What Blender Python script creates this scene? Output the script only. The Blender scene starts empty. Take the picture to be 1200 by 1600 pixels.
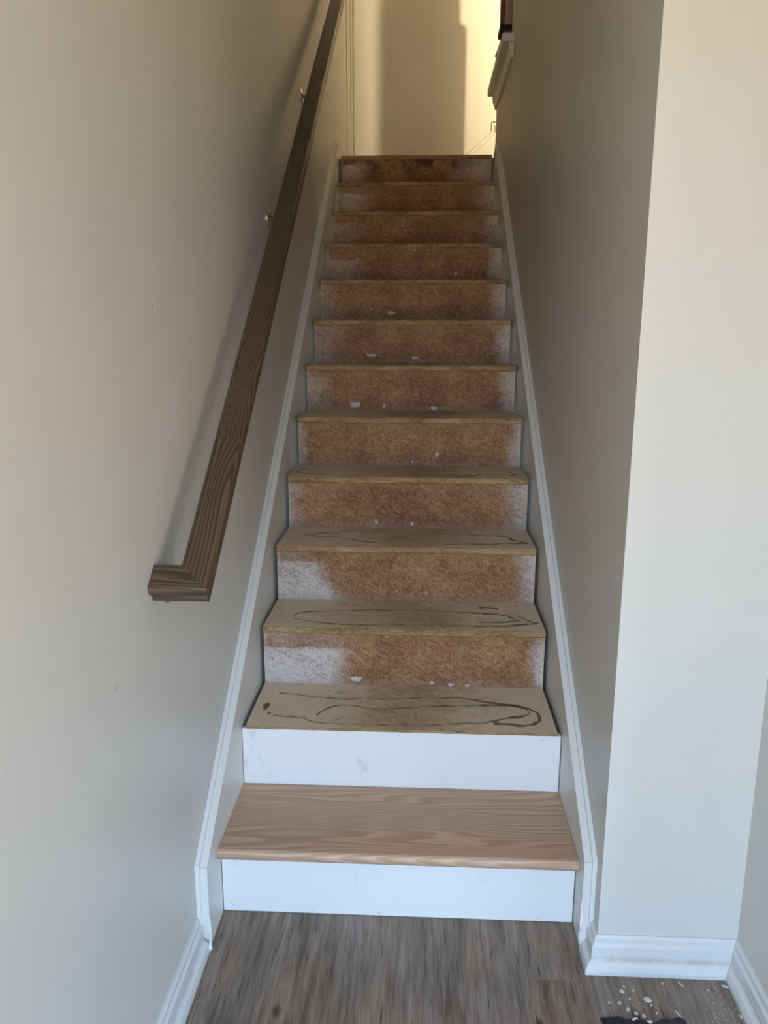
import bpy, math, random
from mathutils import Matrix, Vector, noise as mnoise

scene = bpy.context.scene
COL = scene.collection
RND = random.Random(7)

# ------------------------------------------------------------------ camera
F_PX, PITCH, YAW, ROLL = 1229.98, 0.2199, -0.0475, -0.0018
CAM = Vector((0.0491, -1.5032, 1.4502))

def cam_axis(x3, y2, z3):
    c, s = math.cos(ROLL), math.sin(ROLL); x, z2 = c*x3 + s*z3, -s*x3 + c*z3
    c, s = math.cos(PITCH), math.sin(PITCH); y, z = c*y2 + s*z2, -s*y2 + c*z2
    c, s = math.cos(YAW), math.sin(YAW)
    return Vector((c*x + s*y, -s*x + c*y, z))

cd = bpy.data.cameras.new('camera')
cd.sensor_fit = 'VERTICAL'; cd.sensor_height = 36.0; cd.lens = F_PX/1600*36.0
cd.clip_start = 0.01
cam = bpy.data.objects.new('camera', cd); COL.objects.link(cam)
r_, u_, f_ = cam_axis(1, 0, 0), cam_axis(0, 0, 1), cam_axis(0, 1, 0)
m = Matrix.Identity(4)
for i in range(3):
    m[i][0], m[i][1], m[i][2], m[i][3] = r_[i], u_[i], -f_[i], CAM[i]
cam.matrix_world = m
scene.camera = cam

# ------------------------------------------------------------------ daylight and exposure
SKY_COL, SKY_STR = (0.55, 0.83, 1.24), 10.4          # overcast-blue sky seen through the front door
GROUND_COL, GROUND_STR = (1.13, 0.95, 0.68), 6.2     # sunlit ground outside
LAMP_STR = 5300.0                                     # warm globe lamp on the upper floor
scene.view_settings.view_transform = 'Standard'
scene.view_settings.look = 'None'
scene.view_settings.gamma = 1.0
scene.view_settings.use_curve_mapping = False
scene.view_settings.exposure = 0.07

w = bpy.data.worlds.new('daylight'); scene.world = w; w.use_nodes = True
nt = w.node_tree; nt.nodes.clear()
tc = nt.nodes.new('ShaderNodeTexCoord'); sp = nt.nodes.new('ShaderNodeSeparateXYZ')
mr = nt.nodes.new('ShaderNodeMapRange'); mr.inputs[1].default_value = -0.05; mr.inputs[2].default_value = 0.08
mx = nt.nodes.new('ShaderNodeMix'); mx.data_type = 'RGBA'
mx.inputs[6].default_value = (*[c*GROUND_STR for c in GROUND_COL], 1)
mx.inputs[7].default_value = (*[c*SKY_STR for c in SKY_COL], 1)
bg = nt.nodes.new('ShaderNodeBackground'); wo = nt.nodes.new('ShaderNodeOutputWorld')
nt.links.new(tc.outputs['Generated'], sp.inputs[0]); nt.links.new(sp.outputs[2], mr.inputs[0])
nt.links.new(mr.outputs[0], mx.inputs[0]); nt.links.new(mx.outputs[2], bg.inputs[0])
nt.links.new(bg.outputs[0], wo.inputs[0])

DOOR_X0, DOOR_X1, DOOR_Y, DOOR_H = -0.36, 0.60, -2.30, 2.32
ROOM_X = 2.3              # right wall of the entry room, with the glazed opening
WIN_Y0, WIN_Y1, WIN_Z0, WIN_Z1 = -1.95, -1.05, 0.10, 1.40
def portal(name, w, h, loc, rot):
    l = bpy.data.lights.new(name, 'AREA'); l.shape = 'RECTANGLE'; l.size = w; l.size_y = h; l.cycles.is_portal = True
    o = bpy.data.objects.new(name, l); COL.objects.link(o); o.location = loc; o.rotation_euler = rot
portal('doorway_daylight', DOOR_X1-DOOR_X0, DOOR_H, ((DOOR_X0+DOOR_X1)/2, DOOR_Y, DOOR_H/2), (math.radians(90), 0, 0))
portal('window_daylight', WIN_Y1-WIN_Y0, WIN_Z1-WIN_Z0, (ROOM_X, (WIN_Y0+WIN_Y1)/2, (WIN_Z0+WIN_Z1)/2), (math.radians(90), 0, math.radians(90)))

# ------------------------------------------------------------------ dimensions (metres)
RISE, RUN, NOSE = 0.19, 0.2606, 0.008
N_STEP = 13
WALL_X = 0.475            # stair walls at +-WALL_X
SKIRT_X = 0.447           # inner faces of the skirt boards
BOARD_X = 0.4355          # half width of the chipboard steps
HALL_X = 0.795            # right wall of the entry
END_Y = 0.10              # front face of the stair's right wall
BACK_Y = 4.80
LAND_Z = N_STEP*RISE
UP_Z = 2.88
CEIL_Z = 5.0

# ------------------------------------------------------------------ node helpers
class NB:
    def __init__(s, name, rough=0.5, spec=0.5):
        s.m = bpy.data.materials.new(name); s.m.use_nodes = True
        s.t = s.m.node_tree; s.n = s.t.nodes; s.b = s.n['Principled BSDF']
        s.b.inputs['Roughness'].default_value = rough
        s.b.inputs['Specular IOR Level'].default_value = spec
        s._tc = None
    def put(s, sock, v):
        if isinstance(v, bpy.types.NodeSocket): s.t.links.new(v, sock)
        elif v is not None:
            if isinstance(v, (tuple, list)) and len(v) == 3 and sock.type == 'RGBA': v = (*v, 1)
            sock.default_value = v
    def coord(s):
        if not s._tc:
            t = s.n.new('ShaderNodeTexCoord'); q = s.n.new('ShaderNodeSeparateXYZ')
            s.t.links.new(t.outputs['Object'], q.inputs[0]); s._tc = (q.outputs[0], q.outputs[1], q.outputs[2])
        return s._tc
    def M(s, op, a, b=0.0, c=0.0, clamp=False):
        x = s.n.new('ShaderNodeMath'); x.operation = op; x.use_clamp = clamp
        for i, v in enumerate((a, b, c)): s.put(x.inputs[i], v)
        return x.outputs[0]
    def comb(s, a, b, c):
        x = s.n.new('ShaderNodeCombineXYZ')
        for i, v in enumerate((a, b, c)): s.put(x.inputs[i], v)
        return x.outputs[0]
    def noise(s, vec, scale, detail=3.0, rough=0.55, dist=0.0):
        x = s.n.new('ShaderNodeTexNoise'); s.put(x.inputs['Vector'], vec)
        x.inputs['Scale'].default_value = scale; x.inputs['Detail'].default_value = detail
        x.inputs['Roughness'].default_value = rough; x.inputs['Distortion'].default_value = dist
        return x.outputs[0]
    def vor(s, vec, scale, rnd=1.0):
        x = s.n.new('ShaderNodeTexVoronoi'); s.put(x.inputs['Vector'], vec)
        x.inputs['Scale'].default_value = scale; x.inputs['Randomness'].default_value = rnd
        q = s.n.new('ShaderNodeSeparateColor'); s.t.links.new(x.outputs['Color'], q.inputs[0])
        return q.outputs[0], x.outputs['Distance'], q.outputs[1]
    def mapr(s, v, a, b, c=0.0, d=1.0, smooth=True):
        x = s.n.new('ShaderNodeMapRange'); x.interpolation_type = 'SMOOTHSTEP' if smooth else 'LINEAR'
        for i, q in enumerate((v, a, b, c, d)): s.put(x.inputs[i], q)
        return x.outputs[0]
    def ramp(s, v, stops):
        x = s.n.new('ShaderNodeValToRGB'); s.put(x.inputs[0], v); e = x.color_ramp.elements
        while len(e) < len(stops): e.new(0.5)
        for el, (p, c) in zip(e, stops): el.position = p; el.color = (*c, 1)
        return x.outputs[0]
    def mix(s, f, a, b, blend='MIX'):
        x = s.n.new('ShaderNodeMix'); x.data_type = 'RGBA'; x.blend_type = blend
        s.put(x.inputs[0], f); s.put(x.inputs[6], a); s.put(x.inputs[7], b)
        return x.outputs[2]
    def rand(s):
        return s.n.new('ShaderNodeObjectInfo').outputs['Random']
    def bump(s, h, strength=0.2, dist=0.002):
        x = s.n.new('ShaderNodeBump'); x.inputs['Strength'].default_value = strength
        x.inputs['Distance'].default_value = dist; s.put(x.inputs['Height'], h)
        s.t.links.new(x.outputs[0], s.b.inputs['Normal'])
    def base(s, c): s.put(s.b.inputs['Base Color'], c); return s
    def rough(s, v): s.put(s.b.inputs['Roughness'], v); return s

def plain(name, col, rough=0.5, metal=0.0, var=0.06):
    b = NB(name, rough); x, y, z = b.coord()
    n = b.noise(b.comb(x, y, z), 35.0, 3)
    b.base(b.mix(b.mapr(n, 0.3, 0.7), tuple(c*(1-var) for c in col), tuple(min(1, c*(1+var)) for c in col)))
    b.b.inputs['Metallic'].default_value = metal
    return b.m

def paint(name, col, rough=0.45, tex=0.05):
    b = NB(name, rough, 0.35); x, y, z = b.coord(); v = b.comb(x, y, z)
    n1 = b.noise(v, 2.2, 4); n2 = b.noise(v, 420, 2)
    b.base(b.mix(b.mapr(n1, 0.3, 0.7), tuple(c*0.98 for c in col), tuple(min(1, c*1.02) for c in col)))
    b.bump(n2, tex, 0.0006)
    return b.m

WALL_COL = (0.595, 0.572, 0.518)
MAT = {}
MAT['wall'] = paint('wall_paint', WALL_COL, 0.42)
MAT['skirt'] = paint('skirt_paint', (0.68, 0.66, 0.61), 0.35)
MAT['trim'] = paint('trim_paint', (0.68, 0.655, 0.61), 0.33)
MAT['ceiling'] = paint('ceiling_paint', (0.84, 0.82, 0.78), 0.7)
MAT['dark'] = plain('dark_mark', (0.02, 0.016, 0.012), 0.8)
MAT['nickel'] = plain('brushed_nickel', (0.62, 0.58, 0.53), 0.28, 1.0, 0.03)
MAT['plaster'] = plain('plaster_white', (0.55, 0.52, 0.47), 0.8, 0, 0.12)
MAT['caulk'] = plain('caulk', (0.78, 0.76, 0.71), 0.6, 0, 0.15)
MAT['raw_edge'] = None

# old baseboard paint with brownish grime in the joints' shape
def base_paint():
    b = NB('baseboard_paint', 0.32, 0.4); x, y, z = b.coord(); v = b.comb(x, y, z)
    g = b.noise(v, 14, 5, 0.6); band = b.M('MULTIPLY', b.mapr(z, 0.026, 0.031), b.mapr(z, 0.045, 0.032))
    f = b.M('MULTIPLY', band, b.mapr(g, 0.35, 0.6))
    s = b.mapr(b.noise(v, 40, 4), 0.62, 0.75, 0, 0.35)
    c = b.mix(b.M('MULTIPLY', f, 0.55), (0.63, 0.625, 0.61), (0.40, 0.34, 0.26))
    b.base(b.mix(s, c, (0.6, 0.57, 0.5)))
    return b.m
MAT['base'] = base_paint()

# white riser boards with faint grey smudges
def riser_white():
    b = NB('primed_riser_board', 0.38, 0.4); x, y, z = b.coord(); r = b.rand()
    v = b.comb(x, b.M('MULTIPLY', z, 0.45), b.M('MULTIPLY', r, 9.0))
    n = b.noise(v, 16, 4, 0.5); q = b.noise(v, 45, 3)
    f = b.M('MULTIPLY', b.mapr(n, 0.58, 0.74), b.mapr(q, 0.42, 0.7))
    b.base(b.mix(b.M('MULTIPLY', f, 0.6), (0.745, 0.73, 0.70), (0.42, 0.42, 0.42)))
    return b.m
MAT['riser_white'] = riser_white()

# ---- chipboard: three voronoi strand layers, overspray and worn nosing
def chips(b, u, v, seed):
    def layer(ang, sc, k):
        c, s = math.cos(ang), math.sin(ang)
        a = b.M('ADD', b.M('MULTIPLY', u, c*sc), b.M('MULTIPLY', v, s*sc))
        d = b.M('ADD', b.M('MULTIPLY', u, -s*sc*3.4), b.M('MULTIPLY', v, c*sc*3.4))
        wob = b.noise(b.comb(u, v, seed + k), 30, 2)
        return b.vor(b.comb(b.M('ADD', a, b.M('MULTIPLY', wob, 1.2)), b.M('ADD', d, wob), seed + k*3.1), 1.0)
    l1, l2, l3 = layer(0.5, 52, 1), layer(1.6, 66, 2), layer(2.65, 58, 3)
    pick2 = b.M('GREATER_THAN', l2[2], 0.52); pick3 = b.M('GREATER_THAN', l3[2], 0.58)
    val = b.M('ADD', b.M('MULTIPLY', l1[0], b.M('SUBTRACT', 1.0, pick2)), b.M('MULTIPLY', l2[0], pick2))
    val = b.M('ADD', b.M('MULTIPLY', val, b.M('SUBTRACT', 1.0, pick3)), b.M('MULTIPLY', l3[0], pick3))
    fine = b.noise(b.comb(u, v, seed), 260, 5, 0.75)
    big = b.noise(b.comb(u, v, seed + 5), 7, 3)
    val = b.M('ADD', b.M('MULTIPLY', val, 0.31), b.M('MULTIPLY', fine, 0.72))
    return b.M('ADD', val, b.M('MULTIPLY', b.M('SUBTRACT', big, 0.5), 0.55)), fine, big

CHIP = [(0.16, (0.075, 0.029, 0.011)), (0.37, (0.19, 0.080, 0.034)), (0.54, (0.275, 0.130, 0.058)), (0.70, (0.36, 0.205, 0.097)), (0.90, (0.54, 0.38, 0.21))]
SPRAY = (0.60, 0.555, 0.51)

def riser_osb(k, left, right, topband, lslope=0.0, stain=0.0, lpow=0.85, rpow=0.8):
    b = NB('chipboard_riser_%d' % k, 0.62, 0.3); x, y, z = b.coord(); seed = k*7.3
    val, fine, big = chips(b, x, z, seed)
    col = b.ramp(val, CHIP)
    h = RISE - 0.022
    edge = b.noise(b.comb(x, z, seed + 2), 22, 4)
    # ochre worn strip under the nosing
    top = b.mapr(b.M('ADD', z, b.M('MULTIPLY', b.M('SUBTRACT', edge, 0.5), 0.07)), h - 0.035, h - 0.002)
    col = b.mix(b.M('MULTIPLY', top, 0.6), col, b.mix(val, (0.12, 0.045, 0.012), (0.42, 0.24, 0.09)))
    if stain:
        st = b.M('MULTIPLY', b.mapr(b.noise(b.comb(x, z, seed + 8), 13, 4), 0.42, 0.62), b.mapr(z, 0.03, h))
        col = b.mix(b.M('MULTIPLY', st, stain), col, (0.035, 0.012, 0.004))
    # white overspray from both ends
    wob = b.M('MULTIPLY', b.M('SUBTRACT', b.noise(b.comb(x, z, seed + 4), 9, 3), 0.5), 0.09)
    dl = b.M('ADD', b.M('ADD', x, BOARD_X), b.M('ADD', wob, b.M('MULTIPLY', z, lslope)))
    fl = b.mapr(dl, left*(0.72 if k < 5 else 0.2), left*1.12 + 0.02, 1.0, 0.0)
    cut = b.mapr(b.M('ADD', z, b.M('MULTIPLY', b.M('SUBTRACT', edge, 0.5), 0.03)), h - topband - 0.012, h - topband, 1.0, 0.25)
    fl = b.M('MULTIPLY', b.M('MULTIPLY', fl, cut), lpow)
    dr = b.M('ADD', b.M('SUBTRACT', BOARD_X, x), wob)
    fr = b.M('MULTIPLY', b.mapr(dr, -0.01, right*1.1 + 0.01, 1.0, 0.0), rpow)
    rim = b.mapr(b.M('SUBTRACT', BOARD_X, b.M('ABSOLUTE', x)), 0.002, 0.024, 0.6, 0.0)
    f = b.M('MAXIMUM', b.M('MAXIMUM', fl, fr), rim)
    spk = b.mapr(b.M('ADD', b.M('MULTIPLY', fine, 0.6), b.M('MULTIPLY', val, 0.4)), 0.36, 0.58, 0.30, 1.0)
    col = b.mix(b.M('MULTIPLY', f, spk, clamp=True), col, SPRAY)
    dust = b.mapr(z, 0.0, 0.03, 0.22, 0.0)
    col = b.mix(dust, col, (0.36, 0.27, 0.22))
    b.base(col); b.bump(val, 0.35, 0.0015)
    return b.m

def tread_osb(k):
    b = NB('chipboard_tread_%d' % k, 0.66, 0.25); x, y, z = b.coord(); seed = 40 + k*5.7
    val, fine, big = chips(b, x, y, seed)
    chip = b.ramp(val, [(0.15, (0.17, 0.10, 0.05)), (0.45, (0.42, 0.295, 0.175)), (0.9, (0.62, 0.47, 0.31))])
    pale = b.ramp(fine, [(0.3, (0.48, 0.365, 0.245)), (0.6, (0.80, 0.655, 0.485))])
    ax = b.M('ABSOLUTE', b.M('SUBTRACT', x, 0.02))
    wob = b.M('MULTIPLY', b.M('SUBTRACT', big, 0.5), 0.35)
    mott = b.noise(b.comb(x, b.M('MULTIPLY', y, 1.4), seed + 3), 26, 5, 0.7)
    f = b.mapr(b.M('ADD', b.M('ADD', ax, wob), b.M('MULTIPLY', b.M('SUBTRACT', mott, 0.5), 0.45)), 0.02, 0.30, 0.10, 0.95)
    col = b.mix(f, chip, pale)
    col = b.mix(b.mapr(mott, 0.60, 0.74, 0, 0.5), col, (0.80, 0.70, 0.57))
    col = b.mix(b.mapr(mott, 0.40, 0.26, 0, 0.55), col, (0.20, 0.145, 0.075))
    spots = b.mapr(b.noise(b.comb(x, y, seed + 9), 38, 3), 0.66, 0.72, 0, 0.45)
    col = b.mix(spots, col, (0.13, 0.085, 0.04))
    b.base(col); b.bump(val, 0.3, 0.0015)
    return b.m

def raw_edge():
    b = NB('raw_chipboard_edge', 0.7, 0.2); x, y, z = b.coord(); r = b.rand()
    v = b.comb(x, b.M('MULTIPLY', z, 4.0), b.M('MULTIPLY', r, 20.0))
    n = b.noise(v, 60, 5, 0.65); q = b.noise(v, 9, 3)
    t = b.M('ADD', b.M('MULTIPLY', n, 0.7), b.M('MULTIPLY', q, 0.5))
    b.base(b.ramp(t, [(0.34, (0.085, 0.04, 0.013)), (0.52, (0.24, 0.138, 0.055)), (0.68, (0.38, 0.25, 0.12)), (0.85, (0.50, 0.37, 0.22))]))
    b.bump(n, 0.5, 0.002)
    return b.m
MAT['raw_edge'] = raw_edge()

def wood(name, axis, dark, mid, light, lin=45.0, swirl=12.0, stretch=7.0, rough=0.4, seedscale=10.0, pore=0.5):
    """flat-sawn grain running along `axis` (0 x, 1 y)"""
    b = NB(name, rough, 0.4); c = b.coord(); r = b.M('MULTIPLY', b.rand(), seedscale)
    L, W, H = (c[0], c[1], c[2]) if axis == 0 else (c[1], c[0], c[2])
    v = b.comb(b.M('DIVIDE', L, stretch), W, b.M('ADD', b.M('MULTIPLY', H, 0.7), r))
    d = b.noise(v, 6.0, 2, 0.4)
    d2 = b.noise(b.comb(b.M('DIVIDE', L, stretch*0.5), W, r), 22, 3)
    ph = b.M('ADD', b.M('ADD', b.M('MULTIPLY', d, swirl), b.M('MULTIPLY', W, lin)), b.M('MULTIPLY', d2, 0.7))
    ring = b.M('FRACT', ph)
    ring = b.M('MULTIPLY', b.mapr(ring, 0.0, 0.75), b.mapr(ring, 1.0, 0.86))
    pores = b.noise(b.comb(b.M('MULTIPLY', L, 9.0), b.M('MULTIPLY', W, 260.0), b.M('ADD', H, r)), 1.0, 3, 0.6)
    t = b.M('ADD', b.M('MULTIPLY', ring, 0.62), b.M('MULTIPLY', pores, pore))
    tone = b.noise(b.comb(L, b.M('MULTIPLY', W, 3), r), 3.0, 2)
    col = b.ramp(b.M('ADD', t, b.M('MULTIPLY', b.M('SUBTRACT', tone, 0.5), 0.35)), [(0.15, light), (0.5, mid), (0.95, dark)])
    b.base(col); b.bump(pores, 0.12, 0.0008)
    return b.m

MAT['oak'] = wood('unfinished_red_oak', 0, (0.41, 0.25, 0.155), (0.52, 0.335, 0.22), (0.58, 0.39, 0.265), lin=80, swirl=30, stretch=10, rough=0.45, pore=0.62)
MAT['rail'] = wood('dark_stained_oak', 1, (0.042, 0.026, 0.015), (0.092, 0.058, 0.035), (0.130, 0.084, 0.052), lin=45, swirl=34, stretch=7.0, rough=0.33, pore=0.45)
MAT['brown_wood'] = wood('dark_brown_wood', 1, (0.03, 0.014, 0.006), (0.07, 0.032, 0.014), (0.10, 0.05, 0.022), lin=40, rough=0.4)

def plank_mat():
    b = NB('weathered_vinyl_plank', 0.42, 0.4); x, y, z = b.coord(); r = b.M('MULTIPLY', b.rand(), 37.0)
    v = b.comb(x, b.M('MULTIPLY', y, 0.16), r)
    big = b.noise(v, 11, 4, 0.6, 0.6); streak = b.noise(b.comb(b.M('MULTIPLY', x, 1.0), b.M('MULTIPLY', y, 0.07), r), 70, 4, 0.6)
    fine = b.noise(b.comb(x, b.M('MULTIPLY', y, 0.05), r), 260, 3, 0.6)
    cath = b.M('PINGPONG', b.M('MULTIPLY', b.noise(b.comb(x, b.M('MULTIPLY', y, 0.2), r), 6, 2, 0.4), 14.0), 1.0)
    t = b.M('ADD', b.M('ADD', b.M('MULTIPLY', big, 0.40), b.M('MULTIPLY', streak, 0.36)), b.M('ADD', b.M('MULTIPLY', fine, 0.36), b.M('MULTIPLY', cath, 0.06)))
    warm = b.ramp(t, [(0.38, (0.034, 0.021, 0.013)), (0.5, (0.120, 0.083, 0.057)), (0.62, (0.22, 0.162, 0.117)), (0.80, (0.36, 0.285, 0.22))])
    grey = b.ramp(t, [(0.36, (0.036, 0.028, 0.023)), (0.5, (0.115, 0.094, 0.079)), (0.64, (0.205, 0.175, 0.152)), (0.82, (0.34, 0.30, 0.265))])
    tone = b.mapr(b.noise(b.comb(x, b.M('MULTIPLY', y, 0.4), b.M('ADD', r, 4.0)), 6, 2), 0.38, 0.64)
    k = b.vor(b.comb(b.M('MULTIPLY', x, 1.0), b.M('MULTIPLY', y, 0.5), r), 7.0)
    knot = b.mapr(k[1], 0.03, 0.11, 0.85, 0.0)
    crack = b.mapr(b.noise(b.comb(x, b.M('MULTIPLY', y, 0.06), b.M('ADD', r, 2.0)), 130, 3, 0.6), 0.62, 0.70, 0, 0.75)
    col = b.mix(crack, b.mix(b.M('MULTIPLY', tone, 0.6), warm, grey), (0.03, 0.021, 0.015))
    b.base(b.mix(b.M('MULTIPLY', knot, b.M('GREATER_THAN', k[2], 0.55)), col, (0.022, 0.015, 0.011)))
    b.rough(b.mapr(fine, 0.3, 0.7, 0.38, 0.52)); b.bump(fine, 0.12, 0.0008)
    return b.m
MAT['plank'] = plank_mat()

def glue_mat():
    b = NB('dried_adhesive', 0.45, 0.4); x, y, z = b.coord()
    n = b.noise(b.comb(x, y, z), 70, 4)
    b.base(b.ramp(n, [(0.35, (0.085, 0.058, 0.024)), (0.6, (0.20, 0.145, 0.07)), (0.8, (0.30, 0.235, 0.13))]))
    return b.m
MAT['glue'] = glue_mat()
MAT['black'] = plain('black_fabric', (0.012, 0.012, 0.016), 0.7)
MAT['orange'] = plain('orange_board', (0.42, 0.14, 0.025), 0.5)
MAT['pink'] = plain('pinkish_board', (0.45, 0.33, 0.26), 0.7, 0, 0.1)
MAT['white_box'] = plain('white_card', (0.62, 0.60, 0.55), 0.6)
MAT['leather'] = plain('brown_leather', (0.17, 0.075, 0.03), 0.5)
MAT['scuff'] = plain('grey_scuff', (0.28, 0.26, 0.23), 0.8)
MAT['soil'] = plain('grey_subfloor', (0.10, 0.09, 0.08), 0.9)

# ------------------------------------------------------------------ object helpers
def link(o):
    COL.objects.link(o); return o

def mesh(name, verts, faces, mat, parent=None, smooth=False, loc=(0, 0, 0), mats=None, fmat=None):
    """verts in parent space; loc becomes the object's origin"""
    me = bpy.data.meshes.new(name)
    me.from_pydata([(v[0]-loc[0], v[1]-loc[1], v[2]-loc[2]) for v in verts], [], faces)
    for mt in (mats or [mat]): me.materials.append(mt)
    if fmat:
        for p, i in zip(me.polygons, fmat): p.material_index = i
    if smooth:
        for p in me.polygons: p.use_smooth = True
    me.update()
    o = link(bpy.data.objects.new(name, me)); o.location = loc
    if parent: o.parent = parent
    return o

def box_data(x0, x1, y0, y1, z0, z1):
    v = [(x0, y0, z0), (x1, y0, z0), (x1, y1, z0), (x0, y1, z0), (x0, y0, z1), (x1, y0, z1), (x1, y1, z1), (x0, y1, z1)]
    f = [(0, 3, 2, 1), (4, 5, 6, 7), (0, 1, 5, 4), (1, 2, 6, 5), (2, 3, 7, 6), (3, 0, 4, 7)]
    return v, f

def join(parts):
    V, F = [], []
    for v, f in parts:
        n = len(V); V += v; F += [tuple(i + n for i in q) for q in f]
    return V, F

def box(name, b, mat, parent=None, bev=0.0, loc=None, segs=2):
    v, f = box_data(*b)
    if loc is None: loc = ((b[0]+b[1])/2, (b[2]+b[3])/2, b[4])
    o = mesh(name, v, f, mat, parent, loc=loc)
    if bev: bevel(o, bev, segs)
    return o

def bevel(o, wd, segs=2):
    md = o.modifiers.new('edge', 'BEVEL'); md.width = wd; md.segments = segs; md.limit_method = 'ANGLE'; md.angle_limit = math.radians(40)
    return o

def prism(poly, axis, a, b):
    """extrude polygon along axis (0: poly is (y,z); 1: poly is (x,z))"""
    n = len(poly)
    P = (lambda t, p: (t, p[0], p[1])) if axis == 0 else (lambda t, p: (p[0], t, p[1]))
    v = [P(a, p) for p in poly] + [P(b, p) for p in poly]
    f = [tuple(range(n)), tuple(range(2*n-1, n-1, -1))]
    f += [(i, i+n, (i+1) % n + n, (i+1) % n) for i in range(n)]
    return v, f

def fix(o):
    import bmesh
    bm = bmesh.new(); bm.from_mesh(o.data); bmesh.ops.recalc_face_normals(bm, faces=bm.faces); bm.to_mesh(o.data); bm.free()
    return o

def tube(path, radii, seg=10):
    V, F = [], []
    n = len(path)
    for i, p in enumerate(path):
        a = Vector(path[max(0, i-1)]); b = Vector(path[min(n-1, i+1)]); d = (b-a).normalized()
        q = d.to_track_quat('Z', 'Y')
        for j in range(seg):
            t = 2*math.pi*j/seg
            V.append(tuple(Vector(p) + q @ Vector((radii[i]*math.cos(t), radii[i]*math.sin(t), 0))))
    for i in range(n-1):
        for j in range(seg):
            F.append((i*seg+j, i*seg+(j+1) % seg, (i+1)*seg+(j+1) % seg, (i+1)*seg+j))
    F.append(tuple(range(seg-1, -1, -1))); F.append(tuple((n-1)*seg+j for j in range(seg)))
    return V, F

def empty(name, loc, label=None, cat=None, rot=(0, 0, 0), group=None):
    o = link(bpy.data.objects.new(name, None)); o.location = loc; o.rotation_euler = rot; o.empty_display_size = 0.1
    if label: tag(o, label, cat, group)
    return o

def tag(o, label, cat, group=None):
    o['label'] = label; o['category'] = cat
    if group: o['group'] = group
    return o

def struct(o, label=None, cat=None):
    o['kind'] = 'structure'
    if label: o['label'] = label
    if cat: o['category'] = cat
    return o

def stuff(o):
    o['kind'] = 'stuff'; return o

def local(parent, v):   # world verts -> space of an unrotated parent
    l = parent.location
    return [(a-l[0], b-l[1], c-l[2]) for a, b, c in v]

# ------------------------------------------------------------------ the room shell
T = 0.12
wl = struct(box('wall_left', (-WALL_X-T, -WALL_X, DOOR_Y, BACK_Y, 0, CEIL_Z), MAT['wall']), 'long painted wall on the left carrying the handrail', 'wall')
wr = struct(box('wall_right', (WALL_X, 0.93, END_Y, 2.87, 0, CEIL_Z), MAT['wall']), 'painted wall right of the stairs with its lit end face', 'wall')
struct(box('wall_right_upper', (WALL_X, WALL_X+T, 2.87, 3.66, 0, 2.80), MAT['wall']), 'low painted wall beside the top steps under the upper floor edge', 'wall')
struct(box('wall_shade_pier', (0.548, 0.93, 2.871, 3.60, UP_Z, CEIL_Z), MAT['wall']), 'unseen wall pier added on the upper floor to shade the left wall', 'wall')  # added out of view to block the lamp from the left wall
struct(box('wall_shade_stub', (0.905, 1.02, 3.601, 3.87, UP_Z, CEIL_Z), MAT['wall']), 'short unseen wall stub added at the upper steps to shade the left wall', 'wall')  # added beyond the pier so the left wall's far end stays unlit
struct(box('wall_right_entry', (HALL_X, HALL_X+T, -0.18, END_Y, 0, 2.6), MAT['wall']), 'painted side wall of the entry at the right edge', 'wall')
def wall_with_window():
    parts = [box_data(ROOM_X, ROOM_X+T, DOOR_Y-T, WIN_Y0, 0, 2.6), box_data(ROOM_X, ROOM_X+T, WIN_Y1, -0.06, 0, 2.6), box_data(ROOM_X, ROOM_X+T, WIN_Y0, WIN_Y1, 0, WIN_Z0), box_data(ROOM_X, ROOM_X+T, WIN_Y0, WIN_Y1, WIN_Z1, 2.6)]
    return mesh('wall_right_room', *join(parts), MAT['wall'])
struct(wall_with_window(), 'side wall of the room right of the entry', 'wall')
struct(box('wall_room_back', (HALL_X+T, ROOM_X, -0.18, -0.06, 0, 2.6), MAT['wall']), 'back wall of the room right of the entry', 'wall')
struct(box('wall_back', (-WALL_X-T, 3.6, BACK_Y, BACK_Y+T, 0, CEIL_Z), MAT['wall']), 'warm lit painted wall at the head of the stairs', 'wall')
struct(box('wall_upper_end', (3.5, 3.6, 2.2, BACK_Y, 2.4, CEIL_Z), MAT['wall']), 'far wall of the upper hall', 'wall')
struct(box('wall_upper_near', (0.93, 3.6, 2.2, 2.3, 2.4, CEIL_Z), MAT['wall']), 'near wall of the upper hall', 'wall')
struct(box('wall_header', (-WALL_X, HALL_X+T, END_Y-T, END_Y, 2.6, CEIL_Z), MAT['wall']), 'wall over the entry ceiling', 'wall')
# front wall with the open doorway
fv = [box_data(-WALL_X-T, DOOR_X0, DOOR_Y-T, DOOR_Y, 0, 2.6), box_data(DOOR_X1, ROOM_X, DOOR_Y-T, DOOR_Y, 0, 2.6), box_data(DOOR_X0, DOOR_X1, DOOR_Y-T, DOOR_Y, DOOR_H, 2.6)]
v, f = join(fv); struct(mesh('wall_front', v, f, MAT['wall']), 'entry wall with the open front doorway', 'wall')
v, f = join([box_data(DOOR_X0-0.06, DOOR_X0+0.015, DOOR_Y-T, DOOR_Y+0.018, 0, DOOR_H+0.06), box_data(DOOR_X1-0.015, DOOR_X1+0.06, DOOR_Y-T, DOOR_Y+0.018, 0, DOOR_H+0.06), box_data(DOOR_X0, DOOR_X1, DOOR_Y-T, DOOR_Y+0.018, DOOR_H-0.015, DOOR_H+0.06)])
struct(mesh('door_1', v, f, MAT['trim']), 'white frame of the open front doorway', 'door frame')
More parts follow.
